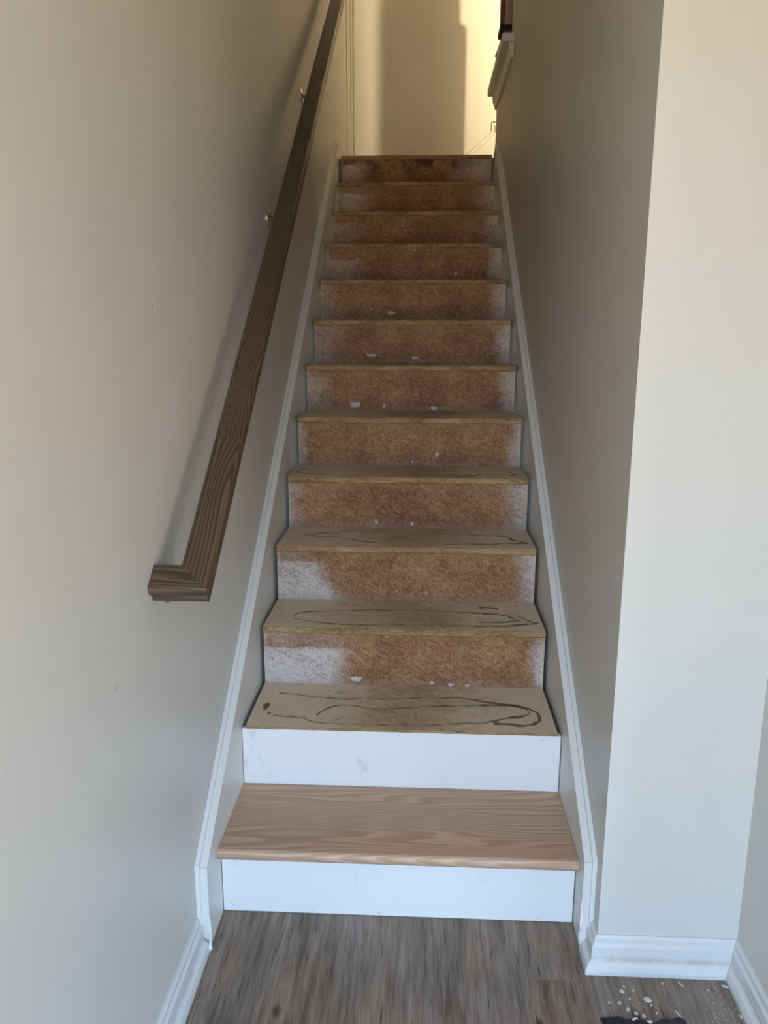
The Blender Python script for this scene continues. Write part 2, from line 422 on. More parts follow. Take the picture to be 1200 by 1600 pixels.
v, f = join([box_data(ROOM_X-0.015, ROOM_X+T, WIN_Y0-0.05, WIN_Y0+0.03, WIN_Z0, WIN_Z1+0.05), box_data(ROOM_X-0.015, ROOM_X+T, WIN_Y1-0.03, WIN_Y1+0.05, WIN_Z0, WIN_Z1+0.05), box_data(ROOM_X-0.015, ROOM_X+T, WIN_Y0, WIN_Y1, WIN_Z1-0.03, WIN_Z1+0.05), box_data(ROOM_X-0.015, ROOM_X+T, WIN_Y0, WIN_Y1, WIN_Z0-0.03, WIN_Z0+0.03), box_data(ROOM_X+0.02, ROOM_X+0.07, (WIN_Y0+WIN_Y1)/2-0.03, (WIN_Y0+WIN_Y1)/2+0.03, WIN_Z0, WIN_Z1)])
struct(mesh('window_1', v, f, MAT['trim']), 'white frame of the glazed opening in the entry room', 'window frame')
struct(box('ceiling', (-WALL_X-T, 3.6, END_Y-T, BACK_Y+T, CEIL_Z, CEIL_Z+0.1), MAT['ceiling']), 'ceiling over the stairs and upper hall', 'ceiling')
struct(box('ceiling_entry', (-WALL_X-T, ROOM_X+T, DOOR_Y-T, END_Y-T, 2.6, 2.7), MAT['ceiling']), 'ceiling of the entry', 'ceiling')
# scuffs on the left wall
stuff(mesh('scuff_mark', *join([box_data(-WALL_X-0.001, -WALL_X+0.0006, 0.0, 0.002, 0, 0.010)]), MAT['scuff'], None)).location = (0, 0.235, 1.500)
s0 = bpy.data.objects['scuff_mark']; s0.parent = wl; s0.location = Vector((0, 0.05, 1.50)) - wl.location
s1 = link(s0.copy()); s1.parent = wl; s1.location = Vector((0, -0.265, 0.85)) - wl.location; s1.rotation_euler = (-0.7, 0, 0)

# floor: sub-floor with planks
fl = struct(box('floor', (-WALL_X-T, ROOM_X+T, DOOR_Y-T, BACK_Y+T, -0.12, -0.006), MAT['soil']), 'grey brown wood-look plank floor at the foot of the stairs', 'floor')
PW, PL = 0.150, 1.22
xs = [0.31 + PW*k for k in range(-6, 13)]
joint = {4: -.7, 5: -.2, 6: -.9, 7: -.4, 8: -.1, 9: -.6, 10: -.3, 11: -.8, 12: -.5, -6: 0.0, -5: -0.35, -4: -0.9, -3: -0.18, -2: -0.62, -1: -0.30, 0: 0.052, 1: -0.52, 2: -0.24, 3: 0.0}
pm = {}
for k, x0 in zip(range(-6, 13), xs):
    a, b = max(x0, -WALL_X), min(x0+PW, ROOM_X); yend = 0.29 if x0 < HALL_X-0.02 else -0.18
    if b - a < 0.01: continue
    cuts = [-2.3]; y = joint[k]
    ys = [y - PL*2, y - PL, y, y + PL]
    ys = sorted({max(-2.3, min(yend, q)) for q in ys + [-2.3, yend]})
    for c0, c1 in zip(ys[:-1], ys[1:]):
        if c1 - c0 < 0.02: continue
        key = (round(b-a, 4), round(c1-c0, 4))
        if key not in pm:
            v, f = box_data(-(b-a)/2 + 0.0001, (b-a)/2 - 0.0001, 0.0001, c1-c0-0.0001, -0.006, 0)
            o = mesh('plank', v, f, MAT['plank']); pm[key] = o.data
        else:
            o = link(bpy.data.objects.new('plank', pm[key]))
        bevel(o, 0.0005, 1)
        o.parent = fl; o.location = Vector(((a+b)/2, c0, 0)) - fl.location

# ------------------------------------------------------------------ upper floor, landing
lf = struct(box('floor_landing', (-WALL_X, 0.545, 3.47, BACK_Y, LAND_Z-0.20, LAND_Z-0.001), MAT['raw_edge']), 'landing at the head of the stairs', 'floor')
v, f = join([box_data(WALL_X+T, 3.5, 2.3, 3.66, UP_Z-0.2, UP_Z), box_data(WALL_X, WALL_X+T, 2.87, 3.66, 2.801, UP_Z)])
struct(mesh('floor_upper', v, f, MAT['brown_wood']), 'upper hall floor beside the stair head', 'floor')
struct(box('floor_upper_hall', (0.90, 3.5, 3.66, BACK_Y, UP_Z-0.2, UP_Z), MAT['brown_wood']), 'upper hall floor past the short steps', 'floor')
struct(box('floor_upper_step', (0.545, 0.90, 3.66, BACK_Y, 2.27, 2.6745), MAT['brown_wood']), 'step from the landing to the upper hall', 'floor')
# projecting white edge of the upper floor with its apron moulding
ft = struct(empty('trim_1', (0.44, 3.2, 2.8)), 'projecting white ledge at the edge of the upper floor', 'trim')
o = mesh('ledge_board', local(ft, box_data(0.418, 0.53, 2.74, 3.655, 2.846, 2.8848)[0]), box_data(0, 1, 0, 1, 0, 1)[1], MAT['trim'], ft); bevel(o, 0.004)
pr = [(0.4745, 2.775), (0.463, 2.775), (0.461, 2.79), (0.452, 2.81), (0.447, 2.842), (0.4745, 2.842)]
v, f = prism(pr, 1, 2.74, 3.655); fix(mesh('apron_moulding', local(ft, v), f, MAT['trim'], ft))

# door casing at the end of the left wall (upper landing)
dc = struct(empty('trim_2', (-WALL_X, 4.6, LAND_Z)), 'ribbed white casing at the end of the left wall on the landing', 'trim')
for nm, y0, y1, th in (('casing_board', 4.18, 4.62, 0.006), ('casing_bead', 4.40, 4.46, 0.011), ('casing_edge', 4.60, 4.70, 0.016)):
    b = (-WALL_X, -WALL_X+th, y0, y1, LAND_Z, 4.6); v, f = box_data(*b); bevel(mesh(nm, local(dc, v), f, MAT['wall'], dc), 0.004)
# thin sloped skirt on the back wall, rising to the right
sk = struct(empty('trim_3', (0.4, BACK_Y, LAND_Z)), 'thin white skirt outline sloping up the back wall', 'trim')
path_o = [(0.377, LAND_Z), (0.377, 2.785), (0.542, 2.925), (0.542, 2.99), (1.1, 2.99)]
path_i = [(0.402, LAND_Z), (0.402, 2.773), (0.567, 2.913), (0.567, 2.965), (1.1, 2.965)]
for nm, p, q in (('skirt_edge', path_o, 0.004), ('skirt_edge', path_i, 0.004)):
    parts = []
    for (a, b), (c, d) in zip(p[:-1], p[1:]):
        L = math.hypot(c-a, d-b); nx, nz = -(d-b)/L*q/2, (c-a)/L*q/2
        parts.append(prism([(a+nx, b+nz), (a-nx, b-nz), (c-nx, d-nz), (c+nx, d+nz)], 1, BACK_Y-0.008, BACK_Y))
    v, f = join(parts); fix(mesh(nm, local(sk, v), f, MAT['trim'], sk))

# ------------------------------------------------------------------ skirt boards with cap moulding
def skirt(name, side, y0, a, s, label):
    y1 = 3.40
    root = struct(empty(name, (side*WALL_X, y0, 0)), label, 'skirting')
    zt = lambda y: a + s*y
    xi, xo = side*SKIRT_X, side*WALL_X
    poly = [(y0, 0), (y0, zt(y0)), (y1-0.06, zt(y1-0.06)), (y1+0.02, LAND_Z+0.01), (y1+0.02, 2.2), (0.5, 0)]
    v, f = prism(poly, 0, xi, xo); bevel(fix(mesh('skirt_board', local(root, v), f, MAT['skirt'], root)), 0.002)
    # cap along the slope and down the front end
    w1, w2 = 0.012, 0.014
    n = Vector((-s, 1)).normalized()
    def off(y, d): return (y + n.x*d, zt(y) + n.y*d)
    xm = side*(WALL_X-w1)
    top = [(y0-0.010, zt(y0)), (y0+0.000, zt(y0)+0.001), (y1-0.06, zt(y1-0.06)), off(y1-0.05, w2), (y0-0.010, zt(y0)+0.012)]
    v, f = prism(top, 0, xm, xo); bevel(fix(mesh('cap_moulding', local(root, v), f, MAT['trim'], root)), 0.002)
    # white top strip lying on the board's upper edge, with a small nosing
    st = [(y0, zt(y0)), (y1-0.06, zt(y1-0.06)), off(y1-0.06, 0.004), off(y0, 0.004)]
    v, f = prism(st, 0, xi - side*0.0015, xm); fix(mesh('top_strip', local(root, v), f, MAT['trim'], root))
    # vertical front strips
    v, f = box_data(min(xi - side*0.0015, xm), max(xi - side*0.0015, xm), y0-0.004, y0, 0.0, zt(y0)+0.002)
    mesh('front_strip', local(root, v), f, MAT['trim'], root)
    v, f = box_data(min(xm, xo), max(xm, xo), y0-0.010, y0, 0.0, zt(y0)+0.002)
    bevel(mesh('front_moulding', local(root, v), f, MAT['trim'], root), 0.002)
    return root
skl = skirt('trim_4', -1, 0.112, 0.137, 0.714, 'cream skirt board climbing the left side of the stairs')
skr = skirt('trim_5', 1, 0.152, 0.130, 0.712, 'cream skirt board climbing the right side of the stairs')

# ------------------------------------------------------------------ baseboards
BP = [(0, 0), (0.030, 0), (0.030, 0.010), (0.026, 0.022), (0.017, 0.030), (0.015, 0.032), (0.015, 0.064), (0.009, 0.070), (0.009, 0.082), (0.004, 0.088), (0, 0.088)]
def baseboard(name, o, d, n, L, label, m0=0.0, m1=0.0):
    """profile run from o along d for L; n points into the room; m0/m1 mitre shifts per metre of projection"""
    N = len(BP); V = []
    for t, mm in ((0, m0), (L, m1)):
        for p, z in BP:
            V.append((o[0] + d[0]*(t+mm*p) + n[0]*p, o[1] + d[1]*(t+mm*p) + n[1]*p, z))
    F = [tuple(range(N)), tuple(range(2*N-1, N-1, -1))] + [(i, i+N, (i+1) % N+N, (i+1) % N) for i in range(N)]
    ob = fix(mesh(name, V, F, MAT['base'], loc=(o[0], o[1], 0)))
    return struct(ob, label, 'baseboard')
baseboard('baseboard_left', (-WALL_X, DOOR_Y, 0), (0, 1), (1, 0), 0.100-DOOR_Y, 'white moulded baseboard along the left wall')
baseboard('baseboard_end', (WALL_X, END_Y, 0), (1, 0), (0, -1), HALL_X-WALL_X, 'white moulded baseboard across the end of the right wall', -1.0, -1.0)
baseboard('baseboard_return', (WALL_X, END_Y, 0), (0, 1), (-1, 0), 0.050, 'short white baseboard return beside the bottom step', -1.0, 0)
baseboard('baseboard_right', (HALL_X, -0.18, 0), (0, 1), (-1, 0), END_Y+0.18, 'white moulded baseboard along the entry wall at the right', 0, -1.0)

# ragged caulk at the feet of the skirt boards
def lump(name, parent, c, size, seed, mat):
    V, F = [], []
    nu, nv = 8, 6
    for i in range(nv+1):
        th = math.pi*i/nv
        for j in range(nu):
            ph = 2*math.pi*j/nu
            d = Vector((math.sin(th)*math.cos(ph), math.sin(th)*math.sin(ph), math.cos(th)))
            k = 1 + 0.5*mnoise.noise(d*1.7 + Vector((seed, 0, 0)))
            V.append((c[0]+d.x*size[0]*k, c[1]+d.y*size[1]*k, c[2]+d.z*size[2]*k))
    for i in range(nv):
        for j in range(nu):
            F.append((i*nu+j, i*nu+(j+1) % nu, (i+1)*nu+(j+1) % nu, (i+1)*nu+j))
    return mesh(name, local(parent, V) if parent else V, F, mat, parent, smooth=True, loc=(0, 0, 0) if parent else c)
lump('caulk', skl, (-0.444, 0.100, 0.016), (0.004, 0.006, 0.016), 1.0, MAT['caulk'])
lump('caulk', skl, (-0.444, 0.104, 0.05), (0.003, 0.004, 0.045), 2.0, MAT['caulk'])
lump('caulk', skr, (0.443, 0.142, 0.045), (0.004, 0.008, 0.014), 3.0, MAT['caulk'])
lump('caulk', skr, (0.445, 0.145, 0.09), (0.003, 0.004, 0.05), 4.0, MAT['caulk'])

# ------------------------------------------------------------------ staircase
st = empty('staircase', (0, 0.24, 0), 'straight stair of stripped chipboard steps with one new oak tread', 'stairs')
def jag(y, z):  # slight unevenness of old edges
    return 0.0015*mnoise.noise(Vector((y*3, z*3, 1.7)))

GLUE = {
2: [[(-.377,.718),(-.347,.712),(-.316,.707),(-.285,.699),(-.246,.691),(-.212,.688),(-.178,.684),(-.124,.69),(-.061,.689),(-.019,.689),(.001,.695),(.047,.702),(.11,.702),(.169,.71),(.206,.701),(.251,.686),(.299,.676),(.339,.666),(.374,.65),(.395,.625),(.398,.604),(.395,.574),(.375,.554),(.348,.543),(.302,.551),(.264,.554)],
    [(-.369,.57),(-.347,.567),(-.318,.565),(-.285,.56),(-.259,.543),(-.226,.532),(-.178,.528),(-.131,.527),(-.092,.53),(-.052,.527),(.036,.527),(.087,.534),(.138,.542),(.185,.551),(.224,.549),(.265,.568),(.302,.586),(.347,.6),(.375,.616),(.367,.646),(.347,.662),(.298,.669),(.232,.664),(.17,.655),(.109,.652),(.047,.64),(-.006,.633),(-.037,.626),(-.078,.624),(-.107,.628),(-.132,.642),(-.17,.646),(-.198,.639),(-.22,.62),(-.237,.593),(-.244,.579)]],
3: [[(-.357,.881),(-.345,.91),(-.317,.922),(-.276,.93),(-.193,.938),(-.109,.951),(-.025,.949),(.017,.949),(.08,.953),(.143,.946),(.197,.943),(.267,.934),(.308,.928),(.335,.916),(.349,.891),(.369,.875),(.321,.859),(.268,.852),(.241,.857)],
    [(-.353,.86),(-.327,.85),(-.288,.831),(-.246,.822),(-.213,.816),(-.156,.81),(-.1,.808),(-.041,.814),(-.001,.815),(.059,.813),(.139,.818),(.19,.818),(.25,.818),(.314,.823),(.354,.834),(.404,.848),(.423,.855),(.402,.867),(.364,.916)],
    [(.246,.991),(.28,.991),(.309,.982)]],
4: [[(-.37,1.168),(-.348,1.203),(-.317,1.222),(-.243,1.238),(-.223,1.256),(-.18,1.252),(-.116,1.245),(-.053,1.248),(.009,1.239),(.097,1.235),(.206,1.232),(.262,1.217),(.313,1.215),(.364,1.205),(.366,1.162),(.391,1.142),(.413,1.115),(.379,1.108),(.342,1.111),(.295,1.097),(.22,1.096),(.157,1.09),(.095,1.074)],
    [(-.339,1.195),(-.315,1.171),(-.285,1.168),(-.249,1.175),(-.218,1.16),(-.183,1.129),(-.14,1.107),(-.087,1.092)]],
5: [[(-.389,1.475),(-.405,1.47),(-.419,1.427),(-.416,1.396),(-.381,1.365),(-.341,1.36),(-.301,1.36)],
    [(.21,1.352),(.243,1.346),(.273,1.401)], [(.383,1.451),(.391,1.407),(.402,1.393),(.377,1.361)]],
}
SPLAT = {3: [(-.146,.02,20,9),(.091,.011,8,5),(.151,.006,12,6),(.201,.005,8,5),(-.051,.161,7,2)], 4: [(-.028,.035,3,2),(.072,.03,3,5)],
 5: [(-.113,.021,6,6),(.019,.018,6,6)], 6: [(.111,.047,8,8),(.016,.015,4,4)], 7: [(-.232,.028,16,10),(-.11,.023,6,6),(.1,.014,14,6)],
 8: [(-.181,.036,20,4),(.015,.025,10,6)], 9: [(-.103,.037,12,7),(-.197,.055,4,4)], 10: [(.21,.047,6,5),(.004,.158,3,3)]}

def glue_ribbon(path, z, seed, wmax):
    pts = []
    for (a, b), (c, d) in zip(path[:-1], path[1:]):
        n = max(2, int(math.hypot(c-a, d-b)/0.006))
        pts += [(a+(c-a)*i/n, b+(d-b)*i/n) for i in range(n)]
    pts.append(path[-1])
    V, F = [], []; m_ = len(pts)
    for i, (x, y) in enumerate(pts):
        a, b = pts[max(0, i-1)], pts[min(m_-1, i+1)]
        L = math.hypot(b[0]-a[0], b[1]-a[1]) or 1; nx, ny = -(b[1]-a[1])/L, (b[0]-a[0])/L
        k = mnoise.noise(Vector((x*28, y*28, seed)))
        wd = wmax*max(0.16, 0.5 + 1.0*k)*(1.9 if x > 0.22 else 1.0)
        x += nx*0.002*mnoise.noise(Vector((x*90, y*90, seed+3))); y += ny*0.003*mnoise.noise(Vector((x*90, y*90, seed+5)))
        V += [(x+nx*wd, y+ny*wd, z-0.001), (x+nx*wd*0.4, y+ny*wd*0.4, z+0.0014), (x-nx*wd*0.4, y-ny*wd*0.4, z+0.0014), (x-nx*wd, y-ny*wd, z-0.001)]
    for i in range(m_-1):
        for j in range(3):
            F.append((i*4+j, i*4+j+1, i*4+j+5, i*4+j+4))
    F += [(0, 1, 2, 3), tuple((m_-1)*4+j for j in (3, 2, 1, 0))]
    return V, F

def blob(cx, cz, rx, rz, seed, plane, level, hgt=0.0012):
    """flat irregular blob: plane 'z' lies on a tread, 'y' on a riser face"""
    n = 12; ring = []
    for j in range(n):
        t = 2*math.pi*j/n; k = 1 + 0.75*mnoise.noise(Vector((math.cos(t)*1.8, math.sin(t)*1.8, seed)))
        ring.append((cx + rx*k*math.cos(t), cz + rz*k*math.sin(t)))
    P = (lambda p, h: (p[0], p[1], level+h)) if plane == 'z' else (lambda p, h: (p[0], level-h, p[1]))
    V = [P(p, -0.0008) for p in ring] + [P((cx+(p[0]-cx)*0.7, cz+(p[1]-cz)*0.7), hgt) for p in ring]
    F = [(i, (i+1) % n, (i+1) % n+n, i+n) for i in range(n)] + [tuple(range(n, 2*n))]
    if plane == 'y': F = [tuple(reversed(q)) for q in F]
    return V, F

# treads 2..12 and the landing nosing
for k in range(2, N_STEP+1):
    z1 = k*RISE; th = 0.022 if k > 2 else 0.009
    y0 = k*RUN if k > 2 else 0.5015
    y1 = (k+1)*RUN + NOSE + 0.012 if k < N_STEP else 3.47
    # front edge built as a strip with a slightly ragged lip
    n = 48; V = []; ec = 0.0022
    for i in range(n+1):
        x = -BOARD_X + 2*BOARD_X*i/n
        j1 = 0.0016*mnoise.noise(Vector((x*18, k*3.3, 0))); j2 = 0.0022*mnoise.noise(Vector((x*26, k*3.3, 4)))
        V += [(x, y0+0.004+j2, z1-th), (x, y0+j1, z1-th+0.003), (x, y0+j1, z1-ec-abs(j2)*0.6), (x, y0+ec+j1, z1), (x, y1, z1), (x, y1, z1-th)]
    F, fm = [], []
    for i in range(n):
        for j in range(6):
            F.append((i*6+j, (i+1)*6+j, (i+1)*6+(j+1) % 6, i*6+(j+1) % 6)); fm.append(0 if j in (3,) else 1)
    F += [tuple(range(5, -1, -1)), tuple(n*6+j for j in range(6))]; fm += [1, 1]
    loc = (0, y0, z1)
    to = mesh('tread', local(st, V), F, None, st, loc=Vector(loc)-st.location, mats=[tread_osb(k), MAT['raw_edge']], fmat=fm)
    to['label'] = 'landing edge board of raw chipboard' if k == N_STEP else 'chipboard tread with worn ochre front edge'
    for q, path in enumerate(GLUE.get(k, [])):
        v, f = glue_ribbon(path, z1, k*10+q, 0.0062 if k < 4 else 0.0052)
        g = mesh('glue_line', [(a-loc[0], b-loc[1], c-loc[2]) for a, b, c in v], f, MAT['glue'], to)
        g['label'] = 'dried brown adhesive line'
    if k == 2:
        for q, (bx, by, rx, ry) in enumerate(((-.399, .637, .014, .016), (-.400, .613, .009, .012), (-.383, .584, .006, .008))):
            v, f = blob(bx, by, rx, ry, q, 'z', z1); mesh('glue_spot', [(a-loc[0], b-loc[1], c-loc[2]) for a, b, c in v], f, MAT['glue'], to)

# risers 3..13 of chipboard: white reach left, right, brown band at top
RP = {3: (.25, .035, .042, 0.0, 0), 4: (.22, .07, .030, .55, 0), 5: (.045, .10, .0, 0, 0), 6: (.02, .055, .0, 0, 0), 7: (.09, .07, .02, 0, 0), 8: (.12, .08, .0, 0, 0),
      9: (.07, .08, .0, 0, 0), 10: (.20, .07, .05, 0, 0), 11: (.17, .09, .03, 0, 0), 12: (.20, .12, .03, 0, 0), 13: (.18, .26, .02, 0, .85)}
for k in range(3, N_STEP+1):
    y0 = k*RUN + NOSE; z0, z1 = (k-1)*RISE, k*RISE-0.0215
    lp = .9 if k in (3, 4) else (.75 if k >= 12 else .42)
    L, Rr, tb, sl, stn = RP[k]
    ro = mesh('riser', local(st, box_data(-BOARD_X, BOARD_X, y0, y0+0.014, z0+0.0004, z1)[0]), box_data(0, 1, 0, 1, 0, 1)[1],
              riser_osb(k, L, Rr, tb, sl, stn, lp), st, loc=Vector((0, y0, z0))-st.location)
    ro['label'] = 'brown chipboard riser with white overspray at the ends'
    # nail holes and saw marks
    rr = random.Random(k*11); parts = []
    for zz in (0.035, 0.085, 0.13):
        parts.append(blob(rr.uniform(-.004, .006), zz + rr.uniform(-.01, .01), .0022, .0024, rr.random()*9, 'y', 0.0, 0.0003))
    for sx in (-1, 1):
        for _ in range(3): parts.append(blob(sx*(BOARD_X-rr.uniform(.008, .04)), rr.uniform(.015, .15), .0018, .0022, rr.random()*9, 'y', 0.0, 0.0003))
    for _ in range(4):
        parts.append(blob(rr.uniform(-.38, .38), rr.uniform(.02, .15), .0015, .002, rr.random()*9, 'y', 0.0, 0.0003))
    for _ in range(3 if k < 10 else 1):
        xx = rr.uniform(-.36, .2); hh = rr.uniform(.025, .06); za = rr.choice([0.004, 0.166-hh])
        parts.append(box_data(xx-.0005, xx+.0005, -0.0003, 0.001, za, za+hh))
    v, f = join(parts); stuff(mesh('nail_holes', v, f, MAT['dark'], ro))
    sp_ = SPLAT.get(k)
    if sp_:
        px = (k*RUN + 1.9)/1230*0.5
        v, f = join([blob(x, z, w_*px*0.9, h_*px*0.9, k+i*1.3, 'y', 0.0, 0.0022) for i, (x, z, w_, h_) in enumerate(sp_)])
        stuff(mesh('plaster_splatter', v, f, MAT['plaster'], ro))

# two new white risers
for nm, y0, z0, z1, lab in (('white_riser', 0.2370, 0.0012, 0.1695, 'clean white primed riser board at the floor'), ('white_riser', 0.5060, 0.2005, 0.3712, 'clean white primed riser board above the oak tread')):
    v, f = box_data(-SKIRT_X+0.0016, SKIRT_X-0.0022, y0, y0+0.015, z0, z1)
    ro = bevel(mesh(nm, local(st, v), f, MAT['riser_white'], st, loc=Vector((0, y0, z0))-st.location), 0.0006, 1); ro['label'] = lab
    h = z1-z0
    dots = [(-.42, h-.012), (-.005, h-.010), (.395, h-.013)] if z0 > 0.1 else [(-.425, .024), (-.420, .017), (-.21, .010), (-.045, .008), (.36, .010)]
    v, f = join([blob(x, z, .0016, .0018, i, 'y', 0.0, 0.0004) for i, (x, z) in enumerate(dots)])
    stuff(mesh('nail_heads', v, f, MAT['soil'], ro))

# the oak tread with bullnose
oz0, oz1, oy0, oy1 = 0.1705, 0.2000, 0.2010, 0.5065
prof = [(oy1, oz0), (oy1, oz1)]; rr_ = (oz1-oz0)/2
prof += [(oy0+rr_*0.8 - rr_*0.8*math.sin(t), oz0+rr_+rr_*math.cos(t)) for t in [math.pi*i/10 for i in range(11)]]
v, f = prism(prof, 0, -SKIRT_X+0.0006, SKIRT_X-0.0006)
ot = fix(mesh('oak_tread', local(st, v), f, MAT['oak'], st, loc=Vector((0, oy0, oz1))-st.location)); ot['label'] = 'new unfinished oak tread with rounded nose'
# carriages under the steps
for sx in (-0.36, 0.0, 0.36):
    poly = [(0.56, 0.0), (0.56, 0.14), (3.40, 0.14+2.84*RISE/RUN), (3.45, 2.20), (3.45, 2.0), (0.75, 0.0)]
    v, f = prism(poly, 0, sx-0.019, sx+0.019); fix(mesh('carriage', local(st, v), f, MAT['raw_edge'], st))

# ------------------------------------------------------------------ handrail
SL = RISE/RUN; TH = math.atan(SL); HW = 0.0315; RAILX = -0.389
hr = empty('handrail', (RAILX, -0.083, 0.975), 'dark stained oak handrail on the left wall, mitred back to it', 'handrail', (TH, 0, 0))
RPROF = [(-.0315, -.005), (-.0275, -.0006), (-.024, 0), (.024, 0), (.0275, -.0006), (.0315, -.005), (.0315, -.019), (.029, -.024), (.0245, -.026), (.0225, -.031), (.0235, -.036), (.0265, -.038), (.0265, -.046), (.024, -.048),
         (-.024, -.048), (-.0265, -.046), (-.0265, -.038), (-.0235, -.036), (-.0225, -.031), (-.0245, -.026), (-.029, -.024), (-.0315, -.019)]
NP = len(RPROF)
def loft(a, b):
    V = a + b; F = [tuple(range(NP)), tuple(range(2*NP-1, NP-1, -1))] + [(i, i+NP, (i+1) % NP+NP, (i+1) % NP) for i in range(NP)]
    return V, F
J1, J2 = 0.42, 4.55
v, f = loft([(a, HW-a, n) for a, n in RPROF], [(a, J1, n) for a, n in RPROF]); fix(mesh('rail', v, f, MAT['rail'], hr))
v, f = loft([(a, J1+0.0006, n) for a, n in RPROF], [(a, J2, n) for a, n in RPROF])
o = fix(mesh('rail', v, f, MAT['rail'], hr, loc=(0, J1, 0)))
# the return runs across to the wall; grain across, so its own frame is turned
rt_len = WALL_X + RAILX   # distance from rail centre to wall
ret = [[], []]
for a, n in RPROF:
    ret[0].append((a, HW-a, n)); ret[1].append((-(rt_len)+0.0005, HW-a, n))
v, f = loft(ret[0], ret[1])
# store in a frame turned 90 degrees so that the grain follows the return's length
v = [(y, -x, z) for x, y, z in v]
o = fix(mesh('rail_return', v, f, MAT['rail'], hr)); o.rotation_euler = (0, 0, math.radians(90)); 
hr['label'] = 'dark stained oak handrail on the left wall, mitred back to it'
# nickel brackets
def bracket(y):
    zr = 0.975 + SL*(y+0.083)
    zb = zr - 0.060 - 0.0            # under side of the rail near its centre
    wy, wz = y, zr - 0.125
    pts = [(-WALL_X+0.006, wy, wz), (-WALL_X+0.030, wy, wz-0.002), (-0.420, wy, wz+0.010), (-0.400, wy, wz+0.032), (RAILX, wy, zb+0.004)]
    inv = (Matrix.Translation(hr.location) @ Matrix.Rotation(TH, 4, 'X')).inverted()
    L = lambda vv: [tuple(inv @ Vector(p)) for p in vv]
    v, f = tube(pts, [0.007, 0.006, 0.006, 0.006, 0.007], 10)
    br = mesh('bracket', L(v), f, MAT['nickel'], hr, smooth=True); br['label'] = 'satin nickel wall bracket'
    v, f = tube([(-WALL_X, wy, wz), (-WALL_X+0.004, wy, wz), (-WALL_X+0.009, wy, wz)], [0.030, 0.030, 0.018], 20)
    mesh('rosette', L(v), f, MAT['nickel'], br)
    c = Vector((RAILX, wy, zb+0.004)); d = Vector((0, math.cos(TH), math.sin(TH)))
    n = Vector((0, -math.sin(TH), math.cos(TH))); parts = []
    V = []
    for t in (-0.03, 0.03):
        for a in (-0.012, 0.012):
            for h in (0.0, 0.004): V.append(tuple(c + d*t + Vector((a, 0, 0)) + n*h))
    F = [(0, 1, 3, 2), (4, 6, 7, 5), (0, 4, 5, 1), (2, 3, 7, 6), (0, 2, 6, 4), (1, 5, 7, 3)]
    fix(mesh('saddle', L(V), F, MAT['nickel'], br))
for y in (0.035, 1.27, 2.09, 3.15): bracket(y)

# ------------------------------------------------------------------ things on the upper floor
# unseen dark brown panel unit, added and shaped to throw the back wall's shadow
cab = empty('shadow_cabinet', (0.60, 4.38, 2.675), 'tall narrow dark brown cabinet added to throw the shadow on the back wall', 'cabinet')
v, f = box_data(0.560, 0.640, 4.225, 4.53, 2.675, 3.795); bevel(mesh('body', local(cab, v), f, MAT['brown_wood'], cab), 0.004)
poly = [(4.225, 3.7955), (4.53, 3.7955), (4.495, 3.85), (4.485, 4.45), (4.225, 4.45)]
v, f = prism(poly, 0, 0.560, 0.640); bevel(fix(mesh('upper_body', local(cab, v), f, MAT['brown_wood'], cab)), 0.004)
v, f = box_data(0.556, 0.644, 4.221, 4.534, 2.675, 2.72); bevel(mesh('plinth', local(cab, v), f, MAT['brown_wood'], cab), 0.003)
for z0_, z1_ in ((2.74, 3.20), (3.23, 3.70)):
    v, f = box_data(0.554, 0.5605, 4.25, 4.505, z0_, z1_); bevel(mesh('door', local(cab, v), f, MAT['brown_wood'], cab), 0.003)
# small stack on the ledge
def flat_item(name, b, mat, label, cat, lidz=None, mat2=None):
    r = empty(name, ((b[0]+b[1])/2, (b[2]+b[3])/2, b[4]), label, cat)
    h = b[5]-b[4]; zs = b[4]+h*0.7
    v, f = box_data(b[0], b[1], b[2], b[3], b[4], zs); bevel(mesh('body', local(r, v), f, mat, r), 0.002)
    v, f = box_data(b[0]-0.001, b[1]+0.001, b[2]-0.001, b[3]+0.001, zs, b[5]); bevel(mesh('lid', local(r, v), f, mat2 or mat, r), 0.002)
    return r
flat_item('white_carton', (0.447, 0.53, 3.0, 3.14, 2.8855, 2.958), MAT['white_box'], 'small white carton lowest in the stack on the ledge', 'carton')
flat_item('orange_box', (0.447, 0.53, 3.0, 3.14, 2.9585, 2.982), MAT['orange'], 'flat orange box between white carton and black case', 'box')
flat_item('black_case', (0.428, 0.53, 2.995, 3.14, 2.9825, 3.008), MAT['black'], 'flat black case above the orange box on the ledge', 'case')
bs = empty('brown_batten', (0.441, 3.07, 3.0085), 'dark brown wooden batten standing on the black case', 'batten')
v, f = box_data(0.4315, 0.4505, 3.055, 3.085, 3.0085, 3.52); bevel(mesh('strip', local(bs, v), f, MAT['leather'], bs), 0.002)
v, f = box_data(0.4305, 0.4515, 3.054, 3.086, 3.52, 3.53); bevel(mesh('end_cap', local(bs, v), f, MAT['leather'], bs), 0.002)
pb = empty('pinkish_board', (0.49, 3.05, 3.0085), 'pinkish board with dark specks standing on the black case', 'board')
v, f = box_data(0.452, 0.53, 3.02, 3.05, 3.0085, 3.42); bevel(mesh('panel', local(pb, v), f, MAT['pink'], pb), 0.002)
v, f = join([blob(0.466+0.012*math.sin(i*2.1), 3.04+0.013*i, .003, .002+0.001*(i % 2), i, 'y', 3.02, 0.0004) for i in range(7)]); stuff(mesh('speck', local(pb, v), f, MAT['dark'], pb))
bag = empty('brown_bag', (0.47, 3.33, UP_Z+0.0055), 'rounded dark brown bag leaning behind the stack on the ledge', 'bag')
lump('body', bag, (0.484, 3.33, UP_Z+0.085), (0.046, 0.06, 0.078), 5.0, MAT['leather'])
